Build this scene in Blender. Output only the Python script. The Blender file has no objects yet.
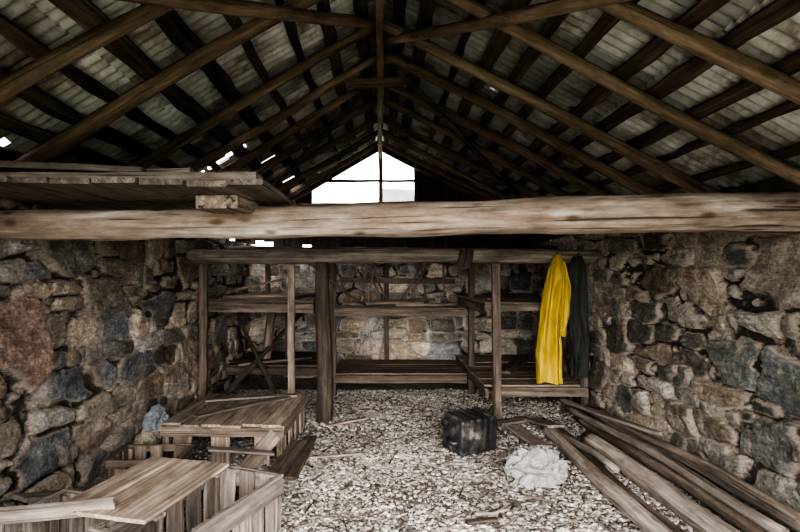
import bpy, bmesh, math, random
import numpy as np
from mathutils import Vector
random.seed(7); rng=np.random.default_rng(7)
scene=bpy.context.scene

# ---------------------------------------------------------------- noise
def _h(ix,iy,iz):
    n=(ix.astype(np.int64)*374761393+iy.astype(np.int64)*668265263+iz.astype(np.int64)*1274126177)&0xffffffff
    n=((n^(n>>13))*1274126177)&0xffffffff
    n=(n^(n>>16))&0xffffffff
    return n/4294967295.0
def vnoise(x,y,z):
    x=np.asarray(x,float);y=np.asarray(y,float);z=np.asarray(z,float)+0*x
    ix=np.floor(x);iy=np.floor(y);iz=np.floor(z)
    fx=x-ix;fy=y-iy;fz=z-iz
    fx=fx*fx*(3-2*fx);fy=fy*fy*(3-2*fy);fz=fz*fz*(3-2*fz)
    r=0
    for a in (0,1):
        for b in (0,1):
            for c in (0,1):
                w=(fx if a else 1-fx)*(fy if b else 1-fy)*(fz if c else 1-fz)
                r=r+w*_h(ix+a,iy+b,iz+c)
    return r*2-1
def fbm(x,y,z,o=4):
    r=0;a=.5;s=1.
    for i in range(o):
        r=r+a*vnoise(np.asarray(x)*s+13.1*i,np.asarray(y)*s+7.7*i,np.asarray(z)*s+3.3*i);a*=.5;s*=2.03
    return r

# ---------------------------------------------------------------- nodes helpers
def newmat(name):
    m=bpy.data.materials.new(name);m.use_nodes=True
    nt=m.node_tree;b=nt.nodes['Principled BSDF']
    return m,nt,b
def ramp(nt,fac,stops):
    r=nt.nodes.new('ShaderNodeValToRGB');e=r.color_ramp.elements
    while len(e)<len(stops): e.new(.5)
    for i,(p,c) in enumerate(stops):
        e[i].position=p
        e[i].color=(c[0],c[1],c[2],1) if not isinstance(c,(int,float)) else (c,c,c,1)
    nt.links.new(fac,r.inputs[0]);return r.outputs[0]
def mix(nt,fac,a,b,mode='MIX'):
    m=nt.nodes.new('ShaderNodeMix');m.data_type='RGBA';m.blend_type=mode
    for s,v in ((m.inputs[0],fac),(m.inputs[6],a),(m.inputs[7],b)):
        if isinstance(v,(int,float)): s.default_value=v
        elif isinstance(v,tuple): s.default_value=(v[0],v[1],v[2],1)
        else: nt.links.new(v,s)
    return m.outputs[2]
def math_(nt,op,a,b=None,c=None):
    m=nt.nodes.new('ShaderNodeMath');m.operation=op
    for i,v in enumerate((a,b,c)):
        if v is None: continue
        if isinstance(v,(int,float)): m.inputs[i].default_value=v
        else: nt.links.new(v,m.inputs[i])
    return m.outputs[0]
def mapping(nt,vec,scale):
    m=nt.nodes.new('ShaderNodeMapping');m.inputs['Scale'].default_value=scale
    nt.links.new(vec,m.inputs['Vector']);return m.outputs[0]
def noise(nt,vec,scale,detail=5,rough=.6,dist=0):
    n=nt.nodes.new('ShaderNodeTexNoise');n.inputs['Scale'].default_value=scale
    n.inputs['Detail'].default_value=detail;n.inputs['Roughness'].default_value=rough
    n.inputs['Distortion'].default_value=dist
    nt.links.new(vec,n.inputs['Vector']);return n.outputs[0]
def attr(nt,name,out):
    a=nt.nodes.new('ShaderNodeAttribute');a.attribute_name=name
    return a.outputs[out]
def bump(nt,h,b,strength=.5,dist=.01):
    n=nt.nodes.new('ShaderNodeBump');n.inputs['Strength'].default_value=strength
    n.inputs['Distance'].default_value=dist
    nt.links.new(h,n.inputs['Height']);nt.links.new(n.outputs[0],b.inputs['Normal'])

def wood_mat(name,dark,mid,light,grain=26,knots=0.,stain=(.05,.035,.025),stainamt=.5,rough=.8,crack=.6):
    m,nt,b=newmat(name)
    wc=attr(nt,'wc','Vector')
    g=noise(nt,mapping(nt,wc,(1.3,grain,grain)),1.,7,.65,.3)
    c=ramp(nt,g,[(.3,dark),(.5,mid),(.68,light)])
    st=noise(nt,mapping(nt,wc,(1.1,5,5)),1.3,5,.6)
    c=mix(nt,math_(nt,'MULTIPLY',ramp(nt,st,[(.46,0.),(.66,1.)]),stainamt),c,stain)
    bl=noise(nt,mapping(nt,wc,(5,16,16)),1.,6,.7)
    c=mix(nt,1.,c,ramp(nt,bl,[(.3,.58),(.52,1.),(.75,1.35)]),'MULTIPLY')
    cr=noise(nt,mapping(nt,wc,(.9,grain*2.3,grain*2.3)),1.,3,.5,.5)
    crm=ramp(nt,cr,[(.33,1.),(.385,0.)])
    c=mix(nt,math_(nt,'MULTIPLY',crm,crack),c,(dark[0]*.35,dark[1]*.35,dark[2]*.35))
    h=math_(nt,'SUBTRACT',g,math_(nt,'MULTIPLY',crm,.6))
    if knots>0:
        v=nt.nodes.new('ShaderNodeTexVoronoi');v.inputs['Scale'].default_value=1.0
        nt.links.new(mapping(nt,wc,(3.2,7.5,7.5)),v.inputs['Vector'])
        k=ramp(nt,v.outputs['Distance'],[(.07,1.),(.13,.6),(.20,.0)])
        c=mix(nt,math_(nt,'MULTIPLY',k,knots),c,(dark[0]*.5,dark[1]*.42,dark[2]*.35))
    t=attr(nt,'tint','Fac')
    cc=nt.nodes.new('ShaderNodeVectorMath');cc.operation='SCALE'
    nt.links.new(c,cc.inputs[0]);nt.links.new(t,cc.inputs['Scale'])
    nt.links.new(cc.outputs[0],b.inputs['Base Color'])
    b.inputs['Roughness'].default_value=rough
    b.inputs['Specular IOR Level'].default_value=.3
    bump(nt,h,b,.6,.012)
    return m

W_BEAM=wood_mat('weathered_pale_beam_wood',(.14,.103,.078),(.36,.295,.245),(.64,.565,.50),grain=16,knots=.9,stain=(.22,.138,.088),stainamt=.75,crack=.9)
W_RAFT=wood_mat('brown_pole_wood',(.08,.057,.041),(.17,.125,.092),(.31,.235,.175),grain=20,knots=.5,stain=(.068,.045,.03),stainamt=.7)
W_DARK=wood_mat('dark_old_wood',(.022,.017,.014),(.05,.038,.030),(.10,.08,.063),grain=30,stain=(.016,.013,.011),stainamt=.5)
W_GREY=wood_mat('grey_weathered_boards',(.11,.09,.075),(.22,.183,.155),(.36,.317,.276),grain=34,knots=.4,stain=(.085,.064,.05),stainamt=.55,crack=.8)
W_CRATE=wood_mat('crate_boards',(.18,.13,.10),(.35,.275,.215),(.54,.45,.365),grain=34,knots=.6,stain=(.14,.10,.077),stainamt=.65,crack=.75)
W_POST=wood_mat('post_wood',(.055,.042,.034),(.115,.088,.069),(.20,.158,.127),grain=24,knots=.4,stain=(.035,.027,.021),stainamt=.6)

# ---------------------------------------------------------------- mesh builder
class MB:
    def __init__(s): s.v=[];s.f=[];s.wc=[];s.t=[]
    def add(s,v,f,wc,t):
        o=len(s.v);s.v+= [tuple(q) for q in v];s.f+=[tuple(i+o for i in q) for q in f]
        s.wc+=[tuple(q) for q in wc];s.t+=[t]*len(v)
    def obj(s,name,mat,smooth=False,parent=None):
        me=bpy.data.meshes.new(name);me.from_pydata(s.v,[],s.f);me.update()
        a=me.attributes.new('wc','FLOAT_VECTOR','POINT');a.data.foreach_set('vector',np.array(s.wc,dtype=np.float32).ravel())
        a=me.attributes.new('tint','FLOAT','POINT');a.data.foreach_set('value',np.array(s.t,dtype=np.float32))
        if smooth:
            me.polygons.foreach_set('use_smooth',[len(p.vertices)<=4 for p in me.polygons])
        me.materials.append(mat)
        o=bpy.data.objects.new(name,me);scene.collection.objects.link(o)
        if parent: o.parent=parent
        return o
def frame(p0,p1,up=(0,0,1)):
    p0=Vector(p0);p1=Vector(p1);d=p1-p0;L=d.length;d=d/L
    u=Vector(up)
    if abs(d.dot(u))>.97: u=Vector((0,1,0)) if abs(d.y)<.9 else Vector((1,0,0))
    s=d.cross(u).normalized();n=s.cross(d).normalized()
    return p0,p1,d,L,s,n
def log(mb,p0,p1,r0,r1,bend=.02,nr=12,rough=.07,tint=1.,seg=None):
    p0,p1,d,L,s,n=frame(p0,p1)
    seg=seg or max(4,int(L/.15));off=random.random()*40
    ph=random.random()*6.28;ph2=random.random()*6.28
    V=[];W=[]
    for i in range(seg+1):
        t=i/seg
        c=p0+d*(L*t)+s*(bend*math.sin(t*5+ph)*math.sin(math.pi*t))+n*(bend*math.sin(t*4+ph2)*math.sin(math.pi*t))
        r=r0+(r1-r0)*t
        for j in range(nr):
            a=2*math.pi*j/nr
            k=1+rough*float(fbm(np.array([t*L*2.2+off]),np.array([math.cos(a)*1.1]),np.array([math.sin(a)*1.1]),3)[0])*2
            if i in(0,seg): k*=.93
            V.append(c+s*(math.cos(a)*r*k)+n*(math.sin(a)*r*k))
            W.append((t*L+off,math.cos(a)*r+off,math.sin(a)*r))
    F=[]
    for i in range(seg):
        for j in range(nr):
            a=i*nr+j;b=i*nr+(j+1)%nr
            F.append((a,b,b+nr,a+nr))
    F.append(tuple(range(nr))[::-1]);F.append(tuple(seg*nr+j for j in range(nr)))
    mb.add(V,F,W,tint)
def board(mb,p0,p1,w,th,up=(0,0,1),jit=.006,tint=1.,seg=None,ch=.004):
    p0,p1,d,L,s,n=frame(p0,p1,up)
    seg=seg or max(2,int(L/.25));off=random.random()*40;o2=random.random()*9
    ch=min(ch,th*.3,w*.3);V=[];W=[]
    sag=random.uniform(-1,1)*jit
    for i in range(seg+1):
        t=i/seg
        jw=random.uniform(-jit,jit);c=p0+d*(L*t)+s*random.uniform(-jit,jit)*.6+n*(sag*math.sin(math.pi*t))
        hw=w/2+jw*.5;ht=th/2
        pts=[(-hw+ch,-ht),(hw-ch,-ht),(hw,-ht+ch),(hw,ht-ch),(hw-ch,ht),(-hw+ch,ht),(-hw,ht-ch),(-hw,-ht+ch)]
        for x,y in pts:
            V.append(c+s*x+n*y);W.append((t*L+off,x+o2,y))
    F=[]
    for i in range(seg):
        for j in range(8):
            a=i*8+j;b=i*8+(j+1)%8;F.append((a,b,b+8,a+8))
    F.append(tuple(range(8))[::-1]);F.append(tuple(seg*8+j for j in range(8)))
    mb.add(V,F,W,tint)
def one_log(name,mat,*a,**k):
    m=MB();log(m,*a,**k);return m.obj(name,mat,True)
def one_board(name,mat,*a,**k):
    m=MB();board(m,*a,**k);return m.obj(name,mat)

# ---------------------------------------------------------------- stone walls
def stone_mat(name,mA,mB,dirt,lime,gain=1.):
    m,nt,b=newmat(name)
    col=attr(nt,'scol','Color');e=attr(nt,'edge','Fac')
    tc=nt.nodes.new('ShaderNodeTexCoord').outputs['Object']
    n1=noise(nt,tc,9,8,.68);n2=noise(nt,tc,46,6,.7);n3=noise(nt,tc,2.3,5,.6);n4=noise(nt,tc,120,3,.6)
    lay=noise(nt,mapping(nt,tc,(4,4,22)),1.6,5,.6,.6)
    stone=mix(nt,1.,col,ramp(nt,n1,[(.25,.42*gain),(.5,.92*gain),(.75,1.7*gain)]),'MULTIPLY')
    stone=mix(nt,1.,stone,ramp(nt,lay,[(.3,.68),(.7,1.35)]),'MULTIPLY')
    stone=mix(nt,1.,stone,ramp(nt,n2,[(.3,.45),(.55,1.1),(.75,1.8)]),'MULTIPLY')
    lich=ramp(nt,noise(nt,tc,13,8,.78),[(.58,0.),(.69,.6)])
    stone=mix(nt,lich,stone,(.38,.34,.295))
    mort=mix(nt,n1,mA,mB)
    mort=mix(nt,1.,mort,ramp(nt,n2,[(.3,.4),(.5,1.),(.75,1.6)]),'MULTIPLY')
    sm=ramp(nt,noise(nt,mapping(nt,tc,(1.6,1.6,1.1)),1.5,7,.72),[(.53,0.),(.62,1.)])
    stone=mix(nt,math_(nt,'MULTIPLY',sm,lime),stone,mix(nt,.8,stone,mort))
    ee=math_(nt,'ADD',e,math_(nt,'MULTIPLY',math_(nt,'SUBTRACT',n2,.5),.035))
    ee=math_(nt,'ADD',ee,math_(nt,'MULTIPLY',math_(nt,'SUBTRACT',n1,.5),.045))
    f=ramp(nt,ee,[(.006,0.),(.016,1.)])
    c=mix(nt,f,mort,stone)
    gap=ramp(nt,math_(nt,'ADD',e,math_(nt,'MULTIPLY',math_(nt,'SUBTRACT',n1,.5),.03)),[(-.001,.92),(.006,0.)])
    gm=ramp(nt,noise(nt,tc,2.6,5,.65),[(.40,0.),(.50,1.)])
    c=mix(nt,math_(nt,'MULTIPLY',gap,gm),c,(.014,.012,.011))
    c=mix(nt,ramp(nt,n3,[(.42,0.),(.70,dirt)]),c,mix(nt,1.,c,(.35,.30,.26),'MULTIPLY'))
    nt.links.new(c,b.inputs['Base Color']);b.inputs['Roughness'].default_value=.9
    b.inputs['Specular IOR Level'].default_value=.3
    h=math_(nt,'ADD',math_(nt,'MULTIPLY',n1,.8),math_(nt,'ADD',math_(nt,'MULTIPLY',n2,.5),math_(nt,'MULTIPLY',n4,.2)))
    h=math_(nt,'ADD',h,math_(nt,'MULTIPLY',lay,.5))
    bump(nt,h,b,.9,.03)
    return m
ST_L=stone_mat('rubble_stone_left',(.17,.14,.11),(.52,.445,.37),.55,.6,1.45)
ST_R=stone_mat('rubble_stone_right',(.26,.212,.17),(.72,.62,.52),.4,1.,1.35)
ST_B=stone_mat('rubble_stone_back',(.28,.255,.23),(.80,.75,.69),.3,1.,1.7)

def make_wall(name,base,nrm,L,top,thick_fn,seed,mat,palette,sx=1.,big=8,du=.016,special=[]):
    nu=int(L/du)+1;Hm=2.1;nv=int(Hm/du)+1
    U,Vv=np.meshgrid(np.linspace(0,L,nu),np.linspace(0,1,nv))
    Z=Vv*top(U)
    wu=U+.035*fbm(U*3.1,Z*3.1,seed,3)+.018*fbm(U*12,Z*12,seed+5.,3)
    wz=Z+.04*fbm(U*2.1+50,Z*3.1,seed,3)+.018*fbm(U*12+9,Z*12,seed+5.,3)
    r=random.Random(seed);S=[];z=-.05
    bigs=[s[:4] for s in special]
    for i in range(big):
        b_=(r.uniform(0,L),r.uniform(.2,Hm-.1),r.uniform(.22,.33),r.uniform(.13,.21))
        if all(abs(b_[0]-q[0])>(b_[2]+q[2])*1.1 or abs(b_[1]-q[1])>(b_[3]+q[3])*1.1 for q in bigs): bigs.append(b_)
    while z<Hm+.1:
        h=r.uniform(.12,.26);x=-r.uniform(0,.4)
        while x<L+.3:
            w=r.choice([r.uniform(.09,.2),r.uniform(.22,.5),r.uniform(.3,.56)])*sx
            hh_=h*r.uniform(.75,1.2)
            c_=(x+w/2,z+h/2+r.uniform(-.05,.05),w/2,hh_/2)
            if all(((c_[0]-q[0])/(q[2]+.03))**2+((c_[1]-q[1])/(q[3]+.03))**2>1. for q in bigs): S.append(c_)
            if r.random()<.25: 
                q_=(x+w,z+r.uniform(0,h),.06,.045)
                if all(((q_[0]-q[0])/(q[2]))**2+((q_[1]-q[1])/(q[3]))**2>1. for q in bigs): S.append(q_)
            x+=w
        z+=h
    S=S+bigs[len(special):]+bigs[:len(special)]
    F1=np.full(U.shape,9e9);F2=F1.copy();I=np.zeros(U.shape,int)
    for k,(cx,cz,a,b) in enumerate(S):
        sk=r.uniform(-.25,.25)
        du_=(wu-cx)+sk*(wz-cz);dz_=(wz-cz)-sk*.4*(wu-cx)
        p=3.6
        d=(np.abs(du_/a)**p+np.abs(dz_/b)**p)**(1/p)
        m=d<F1
        F2=np.where(m,F1,np.minimum(F2,d));F1=np.where(m,d,F1);I=np.where(m,k,I)
    arr=np.array(S);mn=np.minimum(arr[:,2],arr[:,3])[I]
    E=(F2-F1)*mn*.5
    ms=.02*fbm(U*1.6,Z*1.6,seed+20.,3)*2
    E=E-np.clip(ms,-.004,.020)
    rr=random.Random(seed+1)
    cols=[];tl=[]
    for k in range(len(S)):
        c=rr.choice(palette);q=rr.uniform(.5,1.8)
        cols.append([c[0]*q,c[1]*q,c[2]*q]);tl.append((rr.uniform(-.18,.18),rr.uniform(-.18,.18),rr.uniform(-.018,.032)))
    for j,s in enumerate(special): cols[len(S)-len(special)+j]=s[4]
    cols=np.array(cols);tl=np.array(tl)
    prof=1-np.exp(-np.clip(E,0,1)/.008)
    T=tl[I];ctr=arr[I]
    hh=prof*(.052+T[...,2]+T[...,0]*(U-ctr[...,0])+T[...,1]*(Z-ctr[...,1]))
    hh=hh+prof*.028*fbm(U*7,Z*9,seed+I*1.7,4)+.009*fbm(U*26,Z*26,seed+3.,3)+.04*fbm(U*1.1,Z*1.1,seed+8.,2)
    bx,by=base(U)
    X=bx+nrm[0]*hh;Y=by+nrm[1]*hh
    P=np.stack([X,Y,Z],-1).reshape(-1,3)
    n=len(P);idx=np.arange(n).reshape(nv,nu)
    q=np.stack([idx[:-1,:-1],idx[:-1,1:],idx[1:,1:],idx[1:,:-1]],-1).reshape(-1,4)
    loop=list(idx[0,:])+list(idx[1:,-1])+list(idx[-1,-2::-1])+list(idx[-2:0:-1,0])
    Uf=U.ravel();Zf=Z.ravel()
    ob=[]
    for i in loop:
        ox,oy=thick_fn(Uf[i]);ob.append((ox,oy,Zf[i]))
    P2=np.concatenate([P,np.array(ob)]);m=len(loop)
    faces=q.tolist()
    for i in range(m):
        a=loop[i];b=loop[(i+1)%m];faces.append([int(b),int(a),n+i,n+(i+1)%m])
    faces.append([n+i for i in range(m)][::-1])
    me=bpy.data.meshes.new(name);me.from_pydata(P2.tolist(),[],faces);me.update()
    C=np.ones((len(P2),4),np.float32);C[:n,:3]=cols[I.ravel()];C[n:,:3]=.2
    a=me.color_attributes.new('scol','FLOAT_COLOR','POINT');a.data.foreach_set('color',C.ravel())
    e=np.full(len(P2),.1,np.float32);e[:n]=E.ravel()
    a=me.attributes.new('edge','FLOAT','POINT');a.data.foreach_set('value',e)
    me.materials.append(mat)
    bm=bmesh.new();bm.from_mesh(me);bmesh.ops.recalc_face_normals(bm,faces=bm.faces);bm.to_mesh(me);bm.free()
    o=bpy.data.objects.new(name,me);scene.collection.objects.link(o);return o
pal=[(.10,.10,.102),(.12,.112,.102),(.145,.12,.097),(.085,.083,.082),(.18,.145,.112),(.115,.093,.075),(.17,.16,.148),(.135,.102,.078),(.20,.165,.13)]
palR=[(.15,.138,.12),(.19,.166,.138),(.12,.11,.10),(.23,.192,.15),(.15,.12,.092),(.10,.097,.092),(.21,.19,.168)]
def lx(y): return np.where(y<5.9,-2.4+.111*(y-3.2),-2.1)
def rx(y): return np.where(y<5.9,2.7-.104*(y-3.2),2.42)
YF,YB=.6,8.3
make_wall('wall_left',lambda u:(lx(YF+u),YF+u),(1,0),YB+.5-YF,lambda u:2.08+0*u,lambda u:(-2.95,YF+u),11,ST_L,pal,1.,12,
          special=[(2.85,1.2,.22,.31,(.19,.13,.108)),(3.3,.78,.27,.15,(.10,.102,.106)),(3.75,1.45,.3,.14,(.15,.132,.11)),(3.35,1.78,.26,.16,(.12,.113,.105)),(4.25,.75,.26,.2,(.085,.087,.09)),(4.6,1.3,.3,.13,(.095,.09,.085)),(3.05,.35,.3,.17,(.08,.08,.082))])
make_wall('wall_right',lambda u:(rx(YF+u),YF+u),(-1,0),YB+.5-YF,lambda u:2.08+0*u,lambda u:(3.25,YF+u),23,ST_R,palR,1.05,12,
          special=[(2.75,.9,.24,.2,(.12,.12,.115)),(3.6,1.45,.22,.16,(.24,.19,.15)),(3.3,1.0,.22,.16,(.13,.128,.12)),(2.9,1.6,.28,.2,(.2,.17,.14)),(2.9,.5,.26,.15,(.14,.135,.125))])
make_wall('wall_back',lambda u:(-2.3+u,YB+0*u),(0,-1),4.9,lambda u:1.89+.12/(1+np.exp(-(u-1.4)*6))+.05*fbm(u*4,0*u,3.,2),lambda u:(-2.3+u,YB+.5),37,ST_B,pal+palR,1.,6)
make_wall('unseen_wall_front',lambda u:(-2.9+u,.6+0*u),(0,1),1.35,lambda u:2.1+0*u,lambda u:(-2.9+u,.15),41,ST_L,pal,1.,1,du=.03)  # unseen doorway wall, added to narrow the daylight and darken the corners
make_wall('unseen_wall_front',lambda u:(1.85+u,.6+0*u),(0,1),1.35,lambda u:2.1+0*u,lambda u:(1.85+u,.15),43,ST_L,pal,1.,1,du=.03)  # other side of the unseen doorway, likewise added to shade the corners

# ---------------------------------------------------------------- floor
def floor_h(x,y):
    return .02*fbm(x*1.2,y*1.2,1.,3)
nx,ny=150,150
X,Y=np.meshgrid(np.linspace(-2.6,2.9,nx),np.linspace(.3,8.6,ny))
Z=floor_h(X,Y)
P=np.stack([X,Y,Z],-1).reshape(-1,3);idx=np.arange(nx*ny).reshape(ny,nx)
q=np.stack([idx[:-1,:-1],idx[:-1,1:],idx[1:,1:],idx[1:,:-1]],-1).reshape(-1,4)
me=bpy.data.meshes.new('floor');me.from_pydata(P.tolist(),[],q.tolist());me.update()
m,nt,b=newmat('earth_and_chip_floor')
tc=nt.nodes.new('ShaderNodeTexCoord').outputs['Object']
v=nt.nodes.new('ShaderNodeTexVoronoi');v.inputs['Scale'].default_value=60;nt.links.new(tc,v.inputs['Vector'])
sp=nt.nodes.new('ShaderNodeSeparateColor');nt.links.new(v.outputs['Color'],sp.inputs[0])
c=ramp(nt,sp.outputs[0],[(0.,(.08,.066,.056)),(.4,(.17,.145,.125)),(.7,(.29,.255,.225)),(1.,(.42,.385,.35))])
dirt=ramp(nt,noise(nt,tc,1.6,6,.65),[(.42,.0),(.62,.75)])
c=mix(nt,dirt,c,(.10,.077,.062))
nt.links.new(c,b.inputs['Base Color']);b.inputs['Roughness'].default_value=.95
bump(nt,math_(nt,'ADD',v.outputs['Distance'],noise(nt,tc,60,4)),b,.8,.015)
me.materials.append(m);me.polygons.foreach_set('use_smooth',[True]*len(me.polygons))
o=bpy.data.objects.new('floor',me);scene.collection.objects.link(o)
me=bpy.data.meshes.new('ground_outside');me.from_pydata([(-30,-30,-.06),(30,-30,-.06),(30,40,-.06),(-30,40,-.06)],[],[(0,1,2,3)])  # unseen ground plane, added to bounce daylight into the shed
m,nt,b=newmat('grass_ground');tc=nt.nodes.new('ShaderNodeTexCoord').outputs['Object']
nt.links.new(ramp(nt,noise(nt,tc,3,8,.7),[(.3,(.10,.11,.06)),(.7,(.24,.23,.15))]),b.inputs['Base Color']);b.inputs['Roughness'].default_value=1
me.materials.append(m);o=bpy.data.objects.new('ground_outside',me);scene.collection.objects.link(o)

def gravel(name,n,x0,x1,y0,y1,rmin,rmax,seed):
    g=np.random.default_rng(seed)
    bm=bmesh.new();bmesh.ops.create_icosphere(bm,subdivisions=1,radius=1)
    bv=np.array([v.co[:] for v in bm.verts]);bf=np.array([[v.index for v in f.verts] for f in bm.faces]);bm.free()
    px=g.uniform(x0,x1,n);py=y0+(y1-y0)*g.uniform(0,1,n)**1.1
    dens=fbm(px*1.3,py*1.3,9.,4)*1.3
    side=np.clip((np.abs(px-.35)-1.5)/.7,0,1)
    keep=(g.uniform(-.55,.75,n)<dens+.38-side*.7)
    px=px[keep];py=py[keep];n=len(px)
    r=rmin+(rmax-rmin)*g.uniform(0,1,n)**2.6
    sc=np.stack([r*g.uniform(.9,1.9,n),r*g.uniform(.6,1.1,n),r*g.uniform(.3,.7,n)],-1)
    th=g.uniform(0,6.28,n);tilt=g.uniform(-.6,.6,n)
    B=bv[None]*(1+g.uniform(-.3,.3,(n,len(bv),1)))*sc[:,None,:]
    y_=B[...,1]*np.cos(tilt)[:,None]-B[...,2]*np.sin(tilt)[:,None];z_=B[...,1]*np.sin(tilt)[:,None]+B[...,2]*np.cos(tilt)[:,None]
    x_=B[...,0]
    xx=x_*np.cos(th)[:,None]-y_*np.sin(th)[:,None];yy=x_*np.sin(th)[:,None]+y_*np.cos(th)[:,None]
    Pz=z_+(floor_h(px,py)+sc[:,2]*.7+g.uniform(0,.008,n))[:,None]
    P=np.stack([xx+px[:,None],yy+py[:,None],Pz],-1).reshape(-1,3)
    F=(bf[None]+(np.arange(n)*len(bv))[:,None,None]).reshape(-1,3)
    me=bpy.data.meshes.new(name)
    me.vertices.add(len(P));me.vertices.foreach_set('co',P.astype(np.float32).ravel())
    me.loops.add(F.size);me.loops.foreach_set('vertex_index',F.astype(np.int32).ravel())
    me.polygons.add(len(F));me.polygons.foreach_set('loop_start',np.arange(0,F.size,3,dtype=np.int32))
    me.update(calc_edges=True)
    base=np.array([(.62,.57,.515),(.50,.45,.40),(.41,.365,.325),(.74,.70,.65),(.28,.23,.19),(.12,.10,.085),(.37,.34,.31)])
    ci=g.choice(len(base),n,p=[.22,.2,.17,.11,.13,.09,.08]);C=np.ones((n,len(bv),4),np.float32);C[...,:3]=base[ci][:,None]*g.uniform(.65,1.1,(n,1,1))
    a=me.color_attributes.new('scol','FLOAT_COLOR','POINT');a.data.foreach_set('color',C.ravel())
    m,nt,b=newmat('pale_chips');tc=nt.nodes.new('ShaderNodeTexCoord').outputs['Object']
    c=mix(nt,1.,attr(nt,'scol','Color'),ramp(nt,noise(nt,tc,60,4,.7),[(.3,.6),(.7,1.15)]),'MULTIPLY')
    c=mix(nt,1.,c,ramp(nt,noise(nt,tc,1.7,5,.65),[(.35,.62),(.6,1.05)]),'MULTIPLY')
    nt.links.new(c,b.inputs['Base Color']);b.inputs['Roughness'].default_value=.85
    me.materials.append(m);o=bpy.data.objects.new(name,me);scene.collection.objects.link(o)
gravel('wood_chip_gravel',105000,-2.0,2.3,2.7,7.4,.0055,.021,3)

# ---------------------------------------------------------------- roof
ZR=3.56;SL,SR=.583,.52
def rz(side,s,off=0.):
    k=SL if side<0 else SR
    n=math.sqrt(1+k*k)
    return ZR-k*s+off*n
depths=[1.35,2.0,2.62,3.28,4.12,4.72,5.32,5.95,6.6,7.25,7.85]
for i,d in enumerate(depths):
    for side in(-1,1):
        e=2.75 if side<0 else 3.05
        r=random.uniform(.04,.052)
        yy=d+random.uniform(-.04,.04);dy=random.uniform(-.04,.04)
        one_log('rafter',W_RAFT,(side*e,yy+dy,rz(side,e)),(side*-.02,yy,rz(side,0)),r*1.2,r*.85,bend=.025,rough=.1,tint=random.uniform(.75,1.25)*(1.5 if (d<3.4 and side>0) else 1.15))  # near right rafters tinted lighter, painting in the daylight that falls on them
one_log('rafter',W_RAFT,(-2.7,8.22,rz(-1,2.7)),(0,8.22,ZR),.05,.045,tint=.8)
one_log('rafter',W_RAFT,(2.9,8.22,rz(1,2.9)),(0,8.22,ZR),.05,.045,tint=.8)
one_board('ridge_beam',W_RAFT,(0,.5,ZR-.09),(0,8.5,ZR-.09),.055,.14,tint=1.9,jit=.01)
for side in(-1,1):
    k=SL if side<0 else SR;nn=math.sqrt(1+k*k);nv=(side*k/nn,0,1/nn)
    e=2.75 if side<0 else 3.05
    s=.1
    while s<e:
        w=random.uniform(.06,.12);o_=.07
        x=side*(s+o_*k/nn);z=rz(side,s)+o_/nn
        one_board('roof_batten',W_DARK,(x,.5,z),(x+side*random.uniform(-.05,.05),8.6,z),w,.03,up=nv,jit=.016,tint=random.uniform(.8,2.2))
        s+=random.uniform(.2,.28)
m,nt,b=newmat('galvanised_corrugated_iron');RO=m
tc=nt.nodes.new('ShaderNodeTexCoord').outputs['Object'];t=attr(nt,'tint','Fac')
n1=noise(nt,tc,1.6,5,.6);n2=noise(nt,tc,14,4,.6)
c=ramp(nt,n1,[(.3,(.24,.235,.225)),(.5,(.44,.44,.435)),(.7,(.72,.735,.74))])
c=mix(nt,ramp(nt,noise(nt,tc,2.6,8,.7),[(.48,0.),(.62,.85)]),c,(.13,.088,.062))
c=mix(nt,1.,c,ramp(nt,n2,[(.3,.8),(.7,1.15)]),'MULTIPLY')
cc=nt.nodes.new('ShaderNodeVectorMath');cc.operation='SCALE';nt.links.new(c,cc.inputs[0]);nt.links.new(t,cc.inputs['Scale'])
nt.links.new(cc.outputs[0],b.inputs['Base Color']);b.inputs['Roughness'].default_value=.55;b.inputs['Metallic'].default_value=.2
def sheet(name,side,y0,y1,s0,s1,lift,tint,cuts):
    k=SL if side<0 else SR;nn=math.sqrt(1+k*k)
    ny=int((y1-y0)/.0095)+1;ns=max(6,int((s1-s0)/.04)+1)
    Y,S=np.meshgrid(np.linspace(y0,y1,ny),np.linspace(s0,s1,ns))
    o_=.114+lift+.013*np.sin(Y*2*math.pi/.085)+.006*fbm(Y*2,S*2,side*3.,2)
    X=side*(S+o_*k/nn);Z=ZR-k*S+o_/nn
    P=np.stack([X,Y,Z],-1).reshape(-1,3);idx=np.arange(ny*ns).reshape(ns,ny)
    q=np.stack([idx[:-1,:-1],idx[:-1,1:],idx[1:,1:],idx[1:,:-1]],-1).reshape(-1,4)
    cy=(Y[:-1,:-1]+Y[1:,1:])/2;cs=(S[:-1,:-1]+S[1:,1:])/2
    kill=np.zeros(cy.shape,bool)
    for (a,bb,c_,d_) in cuts: kill|=(cy>a)&(cy<bb)&(cs>c_)&(cs<d_)
    q=q[~kill.ravel()]
    if len(q)==0:return
    me=bpy.data.meshes.new(name);me.from_pydata(P.tolist(),[],q.tolist());me.update()
    a=me.attributes.new('tint','FLOAT','POINT');a.data.foreach_set('value',np.full(len(P),tint,np.float32))
    me.polygons.foreach_set('use_smooth',[True]*len(me.polygons))
    me.materials.append(RO);o=bpy.data.objects.new(name,me);scene.collection.objects.link(o)
cutsL=[(5.33,5.42,1.30,1.68),(5.34,5.41,1.72,1.97),(5.33,5.40,2.0,2.25),(3.17,3.22,2.17,2.24),(6.7,8.15,1.85,2.6),(7.6,7.7,1.1,1.34),(6.25,6.3,1.15,1.35),(6.25,6.3,1.5,1.6),(2.95,2.97,1.35,1.38),(4.5,4.53,1.8,1.9),(4.5,4.52,1.2,1.25),(6.9,6.95,.8,1.0)]
cutsR=[(3.9,3.915,2.1,2.12),(5.5,5.52,1.2,1.22),(4.6,4.615,.9,.92)]
y=.3;i=0
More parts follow.
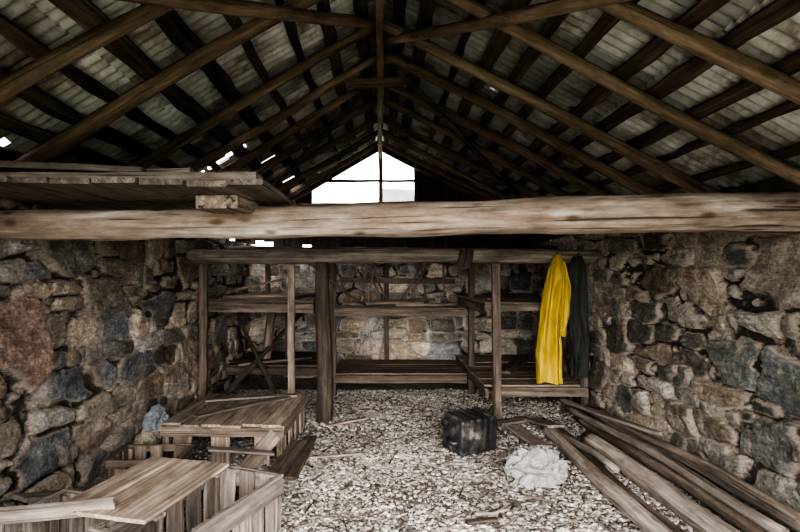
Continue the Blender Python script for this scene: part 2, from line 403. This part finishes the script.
while y<8.6:
    y1=min(y+.84,8.75)
    for side,cu,e in((-1,cutsL,2.85),(1,cutsR,3.15)):
        mid=e*.52
        sheet('corrugated_roof_sheet',side,y,y1,.0,mid+.1,.004+.012*(i%2)+.012,random.uniform(.55,1.35),cu)
        sheet('corrugated_roof_sheet',side,y,y1,mid,e,.012*(i%2),random.uniform(.55,1.35),cu)
    y+=.76;i+=1
mb=MB();board(mb,(-.09,.3,ZR+.1),(-.09,8.75,ZR+.1),.26,.004,up=(-SL,0,1),jit=0,tint=.8);board(mb,(.09,.3,ZR+.105),(.09,8.75,ZR+.105),.26,.004,up=(SR,0,1),jit=0,tint=.8)
mb.obj('ridge_cap',RO)
def on(side,s,y,off=-.08): 
    return (side*s,y,rz(side,s,off))
one_log('roof_brace',W_RAFT,on(-1,0.02,4.1,-.02),on(-1,1.5,1.7,-.07),.04,.045,tint=1.1)
one_log('roof_brace',W_RAFT,on(1,0.02,4.4,-.02),on(1,1.58,1.7,-.07),.036,.045,tint=1.5)
one_log('roof_brace',W_POST,on(1,.15,4.6,-.1),on(1,1.75,6.6,-.1),.03,.03,tint=.9)
one_log('roof_brace',W_POST,on(-1,.15,5.1,-.1),on(-1,1.9,7.2,-.1),.03,.03,tint=.7)
one_board('collar_tie',W_RAFT,(-.3,4.9,3.36),(.3,4.9,3.38),.08,.03,up=(0,1,0),tint=1.2)
one_board('collar_tie',W_RAFT,(-.85,7.9,2.99),(.95,7.9,2.99),.04,.03,up=(0,1,0),tint=.5)
mb=MB()
x=-2.2
while x<2.62:
    w=.17;s=abs(x);side=-1 if x<0 else 1
    zt=rz(side,s)+.06
    z0=1.9
    if x<-1.05: z0=2.08+random.uniform(-.08,.08)
    elif x<.56: zt=2.66+random.uniform(-.02,.02)
    yb=8.40+(.022 if int(round((x+2.2)/.15))%2 else 0)
    if zt>z0+.03: board(mb,(x,yb,z0),(x,yb,zt),w,.02,up=(0,1,0),tint=random.uniform(.7,1.3),ch=.002)
    x+=.15
mb.obj('gable_boarding',W_DARK)
mb=MB();x=-2.7
while x<3.0:
    s=abs(x);side=-1 if x<0 else 1
    zt=rz(side,s)+.04
    if zt>2.4: board(mb,(x,.35,2.3),(x,.35,zt),.155,.02,up=(0,1,0),tint=random.uniform(.7,1.3),ch=.002)
    x+=.15
board(mb,(-2.9,.4,2.25),(3.2,.4,2.25),.16,.14,tint=1.)
mb.obj('unseen_front_gable',W_DARK)  # unseen boarding, added to shut out daylight above the doorway
mb=MB()
board(mb,(0.01,8.33,2.6),(0.01,8.33,3.5),.065,.06,up=(0,1,0),tint=2.8)
board(mb,(-1.6,8.33,2.68),(1.5,8.33,2.68),.08,.06,up=(0,1,0),tint=1.5)
board(mb,(.56,8.33,2.66),(.56,8.33,3.26),.06,.05,up=(0,1,0))
mb.obj('window_1',W_POST)
m,nt,b=newmat('grimy_plastic_pane');tc=nt.nodes.new('ShaderNodeTexCoord').outputs['Object']
nt.links.new(ramp(nt,noise(nt,tc,4,5),[(.3,(.10,.11,.115)),(.7,(.24,.26,.27))]),b.inputs['Base Color']);b.inputs['Roughness'].default_value=.5
b.inputs['Transmission Weight'].default_value=.30;b.inputs['IOR'].default_value=1.05
def pane(x0,x1,z0,zt,yy0):
    ys=np.linspace(x0,x1,90);V=[];F=[]
    for i,xv in enumerate(ys):
        yy=yy0+.012*math.sin(xv*2*math.pi/.076)
        V+=[(xv,yy,z0),(xv,yy,zt(xv))]
        if i: F.append((2*i-2,2*i,2*i+1,2*i-1))
    me=bpy.data.meshes.new('corrugated_plastic_pane');me.from_pydata(V,[],F);me.materials.append(m);me.update()
    me.polygons.foreach_set('use_smooth',[True]*len(F));o=bpy.data.objects.new('corrugated_plastic_pane',me);scene.collection.objects.link(o)
pane(.03,.54,2.62,lambda x:2.97-.03*x,8.47)

# ---------------------------------------------------------------- tie beams
random.seed(21)
one_log('tie_beam',W_BEAM,(-2.75,3.3,1.905),(3.0,3.3,1.99),.085,.128,bend=.014,nr=22,rough=.08,seg=80)
mb=MB();log(mb,(-2.3,5.86,1.80),(2.6,5.86,1.80),.082,.078,bend=.012,nr=16,rough=.08,tint=1.2);mb.obj('bunk_head_beam',W_GREY,True)
mb=MB()
x=-2.22
while x<-.62:
    w=random.uniform(.17,.23)
    board(mb,(x+w/2,2.62+random.uniform(-.04,.04),2.062+random.uniform(-.008,.008)),(x+w/2+.0,4.3,2.08),w-.008,.03,jit=.006,tint=random.uniform(.6,1.1));x+=w
board(mb,(-2.25,2.75,2.10),(-.62,2.72,2.095),.10,.045,jit=.008,tint=1.)
board(mb,(-2.25,3.9,2.12),(-.62,3.9,2.12),.09,.045,jit=.004)
mb.obj('loft_plank_panel',W_GREY)
one_board('timber_offcut',W_BEAM,(-.90,2.95,2.005),(-.84,3.9,2.015),.24,.075,tint=.75,jit=.008)
one_board('loose_plank',W_GREY,(-2.0,3.0,2.135),(-1.0,2.9,2.15),.14,.04,tint=.9)
one_board('loose_plank',W_GREY,(-2.3,2.72,2.165),(-1.25,2.85,2.145),.16,.035,tint=.6)

# ---------------------------------------------------------------- bunks
def deck(mb,x0,x1,y0,y1,z,tint=1.):
    y=y0
    while y<y1-.05:
        w=random.uniform(.13,.19);w=min(w,y1-y)
        board(mb,(x0,y+w/2,z+random.uniform(-.004,.004)),(x1,y+w/2,z+random.uniform(-.004,.004)),w-.01,.026,tint=tint*random.uniform(.7,1.25));y+=w
mb=MB()
board(mb,(-1.95,5.9,0),(-1.95,5.9,1.72),.085,.07,up=(0,1,0),tint=1.3)
board(mb,(-.98,5.9,0),(-.98,5.9,1.72),.075,.06,up=(0,1,0),tint=2.)
board(mb,(-1.98,5.94,1.235),(-.74,5.94,1.225),.1,.04,up=(0,1,0),tint=1.2)
board(mb,(-1.98,8.1,1.235),(-.74,8.1,1.225),.1,.04,up=(0,1,0),tint=1.2)
board(mb,(-.76,5.95,1.22),(-.76,8.1,1.22),.04,.09,tint=1.)
board(mb,(-1.96,5.9,1.22),(-1.96,8.1,1.22),.04,.09,tint=1.)
deck(mb,-1.98,-.74,5.98,8.12,1.295,1.4)
board(mb,(-1.98,6.9,.36),(-.74,6.9,.35),.1,.04,up=(0,1,0),tint=.8)
deck(mb,-1.98,-.74,6.9,8.12,.42,.8)
board(mb,(-1.25,7.3,.42),(-1.25,7.3,1.28),.10,.03,up=(0,1,0),tint=.8)
board(mb,(-1.6,7.6,1.3),(-1.6,7.6,1.9),.07,.04,up=(0,1,0),tint=1.)
mb.obj('bunk_bed',W_POST)
mb=MB();log(mb,(-.61,5.78,0),(-.62,5.80,1.73),.092,.078,nr=16,bend=.02,rough=.12,tint=.7);mb.obj('log_post',W_POST,True)
mb=MB()
board(mb,(1.27,5.78,0),(1.255,5.8,1.72),.085,.08,up=(0,1,0),tint=1.4)
board(mb,(2.25,5.9,0),(2.25,5.9,1.72),.08,.07,up=(0,1,0),tint=1.0)
board(mb,(1.22,7.12,0),(1.22,7.12,1.87),.08,.07,up=(0,1,0),tint=1.)
board(mb,(1.15,5.87,1.235),(2.2,5.87,1.235),.07,.035,up=(0,1,0),tint=1.7)
board(mb,(1.2,8.1,1.23),(2.28,8.1,1.23),.1,.035,up=(0,1,0),tint=1.6)
board(mb,(1.2,5.9,1.2),(1.2,8.1,1.2),.04,.1,tint=1.5)
deck(mb,1.18,2.29,5.95,8.12,1.28,1.9)
board(mb,(1.25,5.85,.315),(2.28,5.85,.315),.1,.035,up=(0,1,0),tint=1.5)
board(mb,(1.2,8.1,.3),(2.28,8.1,.3),.1,.035,up=(0,1,0),tint=1.5)
board(mb,(1.17,5.85,.30),(1.17,8.1,.30),.035,.1,tint=1.4)
deck(mb,1.15,2.29,5.88,8.12,.375,2.2)
mb.obj('bunk_bed',W_POST)
mb=MB()
board(mb,(-.60,7.0,1.10),(1.14,7.0,1.10),.09,.035,up=(0,1,0),tint=1.5)
board(mb,(-.60,7.0,.23),(1.14,7.0,.23),.10,.035,up=(0,1,0),tint=1.4)
board(mb,(-.60,8.12,1.10),(1.14,8.12,1.10),.09,.035,up=(0,1,0),tint=1.3)
board(mb,(-.60,8.12,.23),(1.14,8.12,.23),.10,.035,up=(0,1,0),tint=1.3)
board(mb,(-.62,7.06,0),(-.62,7.06,1.87),.08,.07,up=(0,1,0),tint=1.)
board(mb,(.1,8.12,0),(.1,8.12,1.9),.07,.06,up=(0,1,0),tint=.9)
board(mb,(-.60,8.10,1.52),(1.14,8.10,1.50),.08,.03,up=(0,1,0),tint=.9)
deck(mb,-.60,1.14,7.02,8.12,1.155,1.5)
deck(mb,-.60,1.14,7.02,8.12,.295,1.5)
mb.obj('bunk_bed',W_POST)
one_log('bunk_head_beam',W_DARK,(-2.05,7.05,1.93),(2.38,7.05,1.93),.05,.05,tint=1.6)
random.seed(5)
for p0,p1,w,t_ in [((-.55,7.6,1.19),(.5,7.9,1.21),.1,1.6),((-.3,7.4,1.21),(.8,7.95,1.24),.08,1.3),((.2,7.3,1.19),(1.05,7.5,1.19),.12,1.8),((-.4,7.2,1.2),(.6,7.25,1.22),.06,1.9),
    ((-1.9,6.9,1.33),(-.9,7.3,1.34),.14,1.4),((-1.1,6.5,1.33),(-.8,7.9,1.34),.1,1.2),((-1.8,6.2,.2),(-1.1,7.9,1.1),.07,.8),((-1.2,6.3,.1),(-1.9,7.2,1.0),.05,.7),((1.35,6.4,1.31),(2.0,7.8,1.31),.12,1.5),
    ((-1.85,6.3,1.34),(-1.0,6.35,1.36),.06,1.8),((1.5,6.5,.41),(2.0,7.5,.42),.18,1.6),((-1.9,6.6,1.38),(-1.2,6.7,1.55),.09,1.5),((-1.5,7.0,.45),(-1.45,7.2,1.2),.12,1.2),((-1.8,6.8,.46),(-.9,7.0,.52),.15,1.3)]:
    one_board('loose_plank',W_POST,p0,p1,w,.03,tint=t_)
for i in range(9):
    x=-.5+i*.17
    one_log('old_stick',W_POST,(x+random.uniform(-.1,.1),7.9,1.2),(x+random.uniform(-.4,.4),8.06,1.95+random.uniform(-.1,.1)),.014,.012,tint=1.7,nr=6)
one_log('leaning_pole',W_POST,(-.2,7.1,1.2),(-.85,6.2,1.75),.02,.02,tint=1.4,nr=8)
one_board('hanging_wood_bracket',W_DARK,(.90,5.755,1.68),(.94,5.735,1.88),.15,.03,up=(0,1,0),tint=1.2)

# ---------------------------------------------------------------- crates left
def slat_box(name,c,yaw,sx,sy,h,mat,nsl,tint=1.,top=True,gap=.1,rim=.1,z0=0.01,slatw=.12):
    cs,sn=math.cos(yaw),math.sin(yaw)
    def T(x,y,z): return (c[0]+x*cs-y*sn,c[1]+x*sn+y*cs,z0+z)
    mb=MB();X_,Y_=sx/2,sy/2;r=lambda:tint*random.uniform(.65,1.25)
    for (ax,ay) in((-X_+.03,-Y_+.03),(X_-.03,-Y_+.03),(-X_+.03,Y_-.03),(X_-.03,Y_-.03)):
        board(mb,T(ax,ay,0),T(ax,ay,h-.03),.05,.05,up=(cs,sn,0),tint=r()*.8)
    nrmF=(-sn,cs,0);nrmS=(cs,sn,0)
    for s_ in(-1,1):
        board(mb,T(-X_,s_*Y_,h-rim/2-.013),T(X_,s_*Y_,h-rim/2-.013),rim,.022,up=nrmF,tint=r())
        board(mb,T(s_*X_,-Y_,h-rim/2-.013),T(s_*X_,Y_,h-rim/2-.013),rim,.022,up=nrmS,tint=r())
        n=int(sx/(slatw+gap))
        for i in range(n):
            xx=-X_+(i+.5)*sx/n+random.uniform(-.02,.02)
            board(mb,T(xx,s_*(Y_-.02),0),T(xx+random.uniform(-.02,.02),s_*(Y_-.02),h-.02),slatw*random.uniform(.8,1.1),.018,up=nrmF,tint=r())
        n=int(sy/(slatw+gap))
        for i in range(n):
            yy=-Y_+(i+.5)*sy/n
            board(mb,T(s_*(X_-.02),yy,0),T(s_*(X_-.02),yy,h-.02),slatw,.018,up=nrmS,tint=r())
    if top:
        x=-X_
        w=sx/nsl
        for i in range(nsl):
            board(mb,T(x+w/2,-Y_-.02+random.uniform(-.03,.02),h+random.uniform(-.006,.006)),T(x+w/2,Y_+random.uniform(-.05,.03),h),w-.008,.022,tint=r());x+=w
    else:
        for s_ in(-1,1): board(mb,T(-X_,s_*.12,.03),T(X_,s_*.12,.03),.2,.02,tint=r()*.6)
    return mb.obj(name,mat)
random.seed(9)
slat_box('pallet_crate',(-1.30,5.0),-.03,1.02,1.12,.34,W_CRATE,6,tint=.9,gap=.11,rim=.085,slatw=.15)
for p0,p1,w,t_ in [((-1.6,4.62,.375),(-.92,5.35,.375),.1,.7),((-1.7,5.2,.375),(-.85,5.42,.378),.09,.9)]:
    one_board('loose_plank',W_GREY,p0,p1,w,.02,tint=t_)
one_board('loose_plank',W_CRATE,(-1.10,4.33,.02),(-.86,4.41,.28),.12,.02,up=(0,1,0),tint=.6)
one_board('loose_plank',W_DARK,(-.70,4.1,.035),(-.66,5.1,.05),.12,.025,tint=2.0)
one_board('loose_plank',W_DARK,(-.80,3.95,.09),(-.72,4.8,.10),.14,.025,tint=2.2)
one_board('loose_plank',W_GREY,(-1.28,3.98,.30),(-.82,4.12,.22),.08,.02,tint=.7)
slat_box('slatted_crate',(-1.72,4.02),.05,.5,.36,.27,W_POST,4,tint=1.6,top=False,gap=.04,rim=.06,slatw=.1)
slat_box('open_wooden_box',(-1.02,2.98),-.38,.5,.95,.36,W_GREY,4,tint=1.0,top=False,gap=.01,rim=.12,slatw=.13)
mb=MB();random.seed(3)
A=Vector((-1.50,3.50,.40));B_=Vector((-.95,3.36,.40));D_=Vector((-1.68,2.72,.40));
ex=(B_-A);ey=(D_-A)
for i in range(3):
    o0=A+ex*((i+.5)/3)
    board(mb,o0,o0+ey,ex.length/3-.004,.02,tint=random.uniform(.95,1.2))
for f in(.12,.85):
    board(mb,A+ey*f-Vector((0,0,.022)),A+ey*f+ex-Vector((0,0,.022)),.07,.02,tint=.7)
mb.obj('crate_lid',W_CRATE)
slat_box('open_wooden_box',(-1.62,2.75),-.25,.62,.62,.345,W_GREY,4,tint=1.0,top=False,gap=.01,rim=.1,slatw=.14)
one_board('loose_plank',W_GREY,(-2.0,2.66,.385),(-1.35,2.72,.425),.09,.025,up=(0,1,.3),tint=1.0)
one_board('loose_plank',W_GREY,(-2.1,3.1,.30),(-1.75,3.9,.05),.15,.025,tint=.8)

# ---------------------------------------------------------------- logs & planks right
random.seed(14)
gl=[((1.66,5.35,.07),(1.65,2.75,.07),.055,.062,W_GREY,1.6),
((1.92,4.95,.08),(2.03,2.7,.08),.075,.08,W_GREY,1.65),
((1.79,5.6,.045),(1.81,2.9,.045),.03,.035,W_POST,1.1),
((2.13,5.7,.07),(2.25,2.8,.07),.05,.055,W_POST,1.9),
((2.02,5.75,.18),(2.20,2.9,.19),.03,.036,W_GREY,1.1),
((2.24,5.75,.16),(2.44,2.9,.15),.045,.05,W_GREY,1.4),
((1.75,5.7,.05),(1.77,4.0,.14),.03,.03,W_GREY,1.3),
((2.20,5.4,.24),(2.36,3.0,.23),.026,.03,W_POST,2.0)]
for p0,p1,r0,r1,mt,t_ in gl: one_log('wood_pole',mt,p0,p1,r0,r1,bend=.025,rough=.09,tint=t_,nr=16)
for p0,p1,w,t_ in [((1.38,5.5,.03),(1.50,4.85,.035),.15,1.3),((1.25,5.65,.035),(1.6,5.75,.05),.16,.8),((1.62,5.7,.06),(1.68,5.1,.15),.16,1.15),((1.95,5.7,.26),(2.3,4.4,.29),.07,1.2)]:
    one_board('loose_plank',W_GREY,p0,p1,w,.025,tint=t_)

# ---------------------------------------------------------------- floor litter
random.seed(31)
mb=MB()
for i in range(160):
    x=random.uniform(-.6,1.5);y=random.uniform(2.9,6.9);a=random.uniform(0,3.14);l=random.uniform(.03,.2)
    z=float(floor_h(np.array([x]),np.array([y]))[0])+.022
    log(mb,(x,y,z),(x+math.cos(a)*l,y+math.sin(a)*l,z+random.uniform(0,.01)),random.uniform(.004,.01),.004,bend=.003,nr=5,tint=random.uniform(.4,1.4),seg=3)
mb.obj('wood_litter',W_POST)
one_board('broken_stick',W_CRATE,(-.50,5.55,.04),(-.15,5.75,.05),.05,.02,tint=.8)
one_log('broken_stick',W_CRATE,(.62,3.48,.035),(.86,3.55,.04),.015,.01,tint=.8,nr=8)
one_board('broken_stick',W_DARK,(.55,3.38,.03),(.75,3.42,.03),.05,.02,tint=1.2)
one_board('broken_stick',W_GREY,(-.6,4.55,.04),(-.15,4.62,.05),.03,.015,tint=1.4)

# ---------------------------------------------------------------- jerrycan
def finish(bm,name,mat,smooth=True,parent=None):
    me=bpy.data.meshes.new(name);bm.to_mesh(me);bm.free();me.materials.append(mat)
    if smooth: me.polygons.foreach_set('use_smooth',[True]*len(me.polygons))
    o=bpy.data.objects.new(name,me);scene.collection.objects.link(o)
    if parent:o.parent=parent
    return o
m,nt,b=newmat('black_plastic');BP=m
tc=nt.nodes.new('ShaderNodeTexCoord').outputs['Object']
nn_=noise(nt,tc,9,7,.75)
nt.links.new(ramp(nt,nn_,[(.42,(.012,.012,.014)),(.56,(.05,.045,.043)),(.68,(.24,.21,.19))]),b.inputs['Base Color']);nt.links.new(ramp(nt,nn_,[(.3,.3),(.7,.65)]),b.inputs['Roughness'])
root=bpy.data.objects.new('plastic_jerrycan',None);scene.collection.objects.link(root)
bm=bmesh.new();bmesh.ops.create_cube(bm,size=1)
for v in bm.verts: v.co=Vector((v.co.x*.31,v.co.y*.40,v.co.z*.33))
bmesh.ops.bevel(bm,geom=list(bm.edges),offset=.03,segments=4,affect='EDGES',profile=.5)
bmesh.ops.subdivide_edges(bm,edges=[e for e in bm.edges if e.calc_length()>.1],cuts=26,use_grid_fill=True)
P=np.array([v.co[:] for v in bm.verts]);dn=fbm(P[:,0]*6,P[:,1]*6,P[:,2]*6,3)
for v,q_ in zip(bm.verts,dn):
    y_=v.co.y
    k=1.0+.05*q_
    for g in(-.11,-.04,.04,.11):
        k-=.05*math.exp(-((y_-g)/.010)**2)
    v.co.x*=k;v.co.z*=k
finish(bm,'body',BP,True,root)
bm=bmesh.new();bmesh.ops.create_cone(bm,cap_ends=True,segments=20,radius1=.035,radius2=.032,depth=.045)
for v in bm.verts: v.co=Vector((v.co.x-.08,-.215+-v.co.z,v.co.y+.09))
finish(bm,'cap',BP,False,root)
bm=bmesh.new()
path=[Vector((.09,-.18,.0)),Vector((.09,-.235,.0)),Vector((.06,-.245,.0)),Vector((-.01,-.245,.0)),Vector((-.04,-.235,.0)),Vector((-.04,-.18,.0))]
rings=[]
for i,p in enumerate(path):
    t_=(path[min(i+1,5)]-path[max(i-1,0)]).normalized();s_=Vector((0,0,1));n_=t_.cross(s_)
    rings.append([bm.verts.new(p-Vector((0,0,.05))+s_*(.016*math.cos(a))+n_*(.012*math.sin(a))) for a in [k*math.pi/4 for k in range(8)]])
for i in range(5):
    for j in range(8): bm.faces.new((rings[i][j],rings[i][(j+1)%8],rings[i+1][(j+1)%8],rings[i+1][j]))
finish(bm,'handle',BP,True,root)
root.location=(.81,4.84,.18);root.rotation_euler=(.0,.06,math.radians(-62))

# ---------------------------------------------------------------- plastic bags
def bagmat(name,col,tr=.35,rough=.35):
    m,nt,b=newmat(name);tc=nt.nodes.new('ShaderNodeTexCoord').outputs['Object']
    n=noise(nt,tc,14,6,.7)
    nt.links.new(ramp(nt,n,[(.3,tuple(c*.6 for c in col)),(.7,col)]),b.inputs['Base Color'])
    b.inputs['Roughness'].default_value=rough;b.inputs['Transmission Weight'].default_value=tr;b.inputs['IOR'].default_value=1.15
    bump(nt,noise(nt,tc,12,3,.6,1.5),b,1.,.04)
    return m
def crumple(name,loc,sc,mat,seed,amt=.35,smooth=False):
    bm=bmesh.new();bmesh.ops.create_icosphere(bm,subdivisions=4 if not smooth else 6,radius=1)
    P=np.array([v.co[:] for v in bm.verts])
    r=1-amt*np.abs(fbm(P[:,0]*1.7+seed,P[:,1]*1.7,P[:,2]*1.7,4))*2+.10*np.abs(fbm(P[:,0]*4+seed,P[:,1]*4,P[:,2]*4,3))
    for v,k in zip(bm.verts,r):
        c=v.co*float(k)
        c.z=max(c.z,-.35)
        v.co=Vector((c.x*sc[0],c.y*sc[1],(c.z+.35)*sc[2]))
    o=finish(bm,name,mat,smooth);o.location=loc;return o
crumple('plastic_bag',(1.20,4.08,.02),(.26,.19,.21),bagmat('clear_plastic',(.56,.54,.52),.35,.2),4.2,.55)
crumple('crumpled_plastic_sheet',(-1.93,4.62,.27),(.12,.13,.15),bagmat('pale_grey_plastic',(.24,.27,.285),.1,.6),9.1,.45)
crumple('stone_block',(-1.95,4.62,.0),(.17,.2,.25),ST_L,2.1,.15,True)

# ---------------------------------------------------------------- hanging rain clothes
def garment(name,mat,secs,seed,sleeve=None,nf=7,amp=.02):
    root=bpy.data.objects.new(name,None);scene.collection.objects.link(root)
    def loft(pn,secs,nf,amp,sd):
        n=72;bm=bmesh.new();rings=[]
        zs=[s[0] for s in secs]
        K=70
        for i in range(K+1):
            t=i/K;z=zs[0]+(zs[-1]-zs[0])*t
            vals=[np.interp(-z,[-q for q in zs],[s[j] for s in secs]) for j in(1,2,3,4)]
            ring=[]
            for j in range(n):
                a=2*math.pi*j/n
                f=amp*min(1,t*2.5+.15)*(math.sin(a*nf+sd+t*2.2)+.5*math.sin(a*(nf*2-3)+sd*2-t*3))
                nz=float(vnoise(np.array([math.cos(a)*2+sd]),np.array([math.sin(a)*2.]),np.array([z*5.]))[0])*.02
                ca,sa=math.cos(a),math.sin(a)
                sx_=math.copysign(abs(ca)**.8,ca)
                ring.append(bm.verts.new((vals[0]+sx_*(vals[2]+nz*.8),vals[1]+sa*(vals[3]+f+nz),z+.012*math.sin(a*3+sd)*(t>.97))))
            rings.append(ring)
        for i in range(K):
            for j in range(n): bm.faces.new((rings[i][j],rings[i][(j+1)%n],rings[i+1][(j+1)%n],rings[i+1][j]))
        bm.faces.new(rings[0][::-1])
        bmesh.ops.recalc_face_normals(bm,faces=bm.faces)
        finish(bm,pn,mat,True,root)
    loft('body',secs,nf,amp,seed)
    if sleeve: 
        for i,s in enumerate(sleeve): loft('sleeve_%d'%(i+1),s,3,.008,seed+i*2)
    return root
def clothmat(name,c0,c1,rough):
    m,nt,b=newmat(name);tc=nt.nodes.new('ShaderNodeTexCoord').outputs['Object']
    n=noise(nt,mapping(nt,tc,(1,1,.5)),6,6,.65)
    nt.links.new(ramp(nt,n,[(.35,c0),(.6,c1)]),b.inputs['Base Color']);b.inputs['Roughness'].default_value=rough
    bump(nt,noise(nt,mapping(nt,tc,(1,1,.3)),16,4,.6,1.),b,.7,.025)
    return m
YL=clothmat('yellow_oilskin',(.38,.235,.008),(.60,.41,.018),.5)
GR=clothmat('dark_green_oilskin',(.014,.017,.014),(.034,.038,.031),.8)
garment('yellow_raincoat',YL,[(1.82,1.90,5.72,.035,.02),(1.74,1.89,5.71,.07,.045),(1.62,1.88,5.70,.095,.06),(1.3,1.84,5.69,.115,.065),(1.0,1.81,5.69,.125,.07),(.75,1.80,5.69,.14,.07),(.45,1.81,5.69,.135,.065)],1.3,
   sleeve=[[(1.74,1.94,5.67,.03,.03),(1.5,1.965,5.65,.045,.035),(1.2,1.95,5.64,.045,.035),(.95,1.935,5.65,.04,.03)]],nf=6,amp=.025)
garment('dark_green_raincoat',GR,[(1.80,2.13,5.76,.035,.02),(1.7,2.13,5.75,.08,.045),(1.3,2.13,5.74,.10,.05),(.9,2.15,5.74,.10,.055),(.5,2.15,5.74,.09,.05)],4.1,nf=5,amp=.018)
mb=MB()
for x in(1.90,2.13): log(mb,(x,5.80,1.81),(x,5.70,1.835),.006,.005,bend=0,nr=6,seg=3)
mb.obj('coat_peg',W_DARK)

# ---------------------------------------------------------------- light
w=bpy.data.worlds.new('overcast_sky');scene.world=w;w.use_nodes=True
nt=w.node_tree;bg=nt.nodes['Background']
bg.inputs[0].default_value=(.96,.98,1.0,1);bg.inputs[1].default_value=7.5
sun=bpy.data.lights.new('daylight','SUN');sun.energy=8.5;sun.angle=math.radians(50);sun.color=(1,.95,.895)
so=bpy.data.objects.new('daylight',sun);scene.collection.objects.link(so)
so.rotation_euler=Vector((-.02,.84,-.34)).to_track_quat('-Z','Y').to_euler()

cam=bpy.data.cameras.new('camera');co=bpy.data.objects.new('camera',cam);scene.collection.objects.link(co)
cam.lens=24;cam.sensor_width=36;cam.shift_x=.025;cam.shift_y=.011
co.location=(0,0,1.6);co.rotation_euler=(math.radians(90),0,0)
cam.clip_start=.05
scene.camera=co
scene.view_settings.view_transform='AgX'
scene.view_settings.look='AgX - High Contrast'
scene.view_settings.exposure=0.45
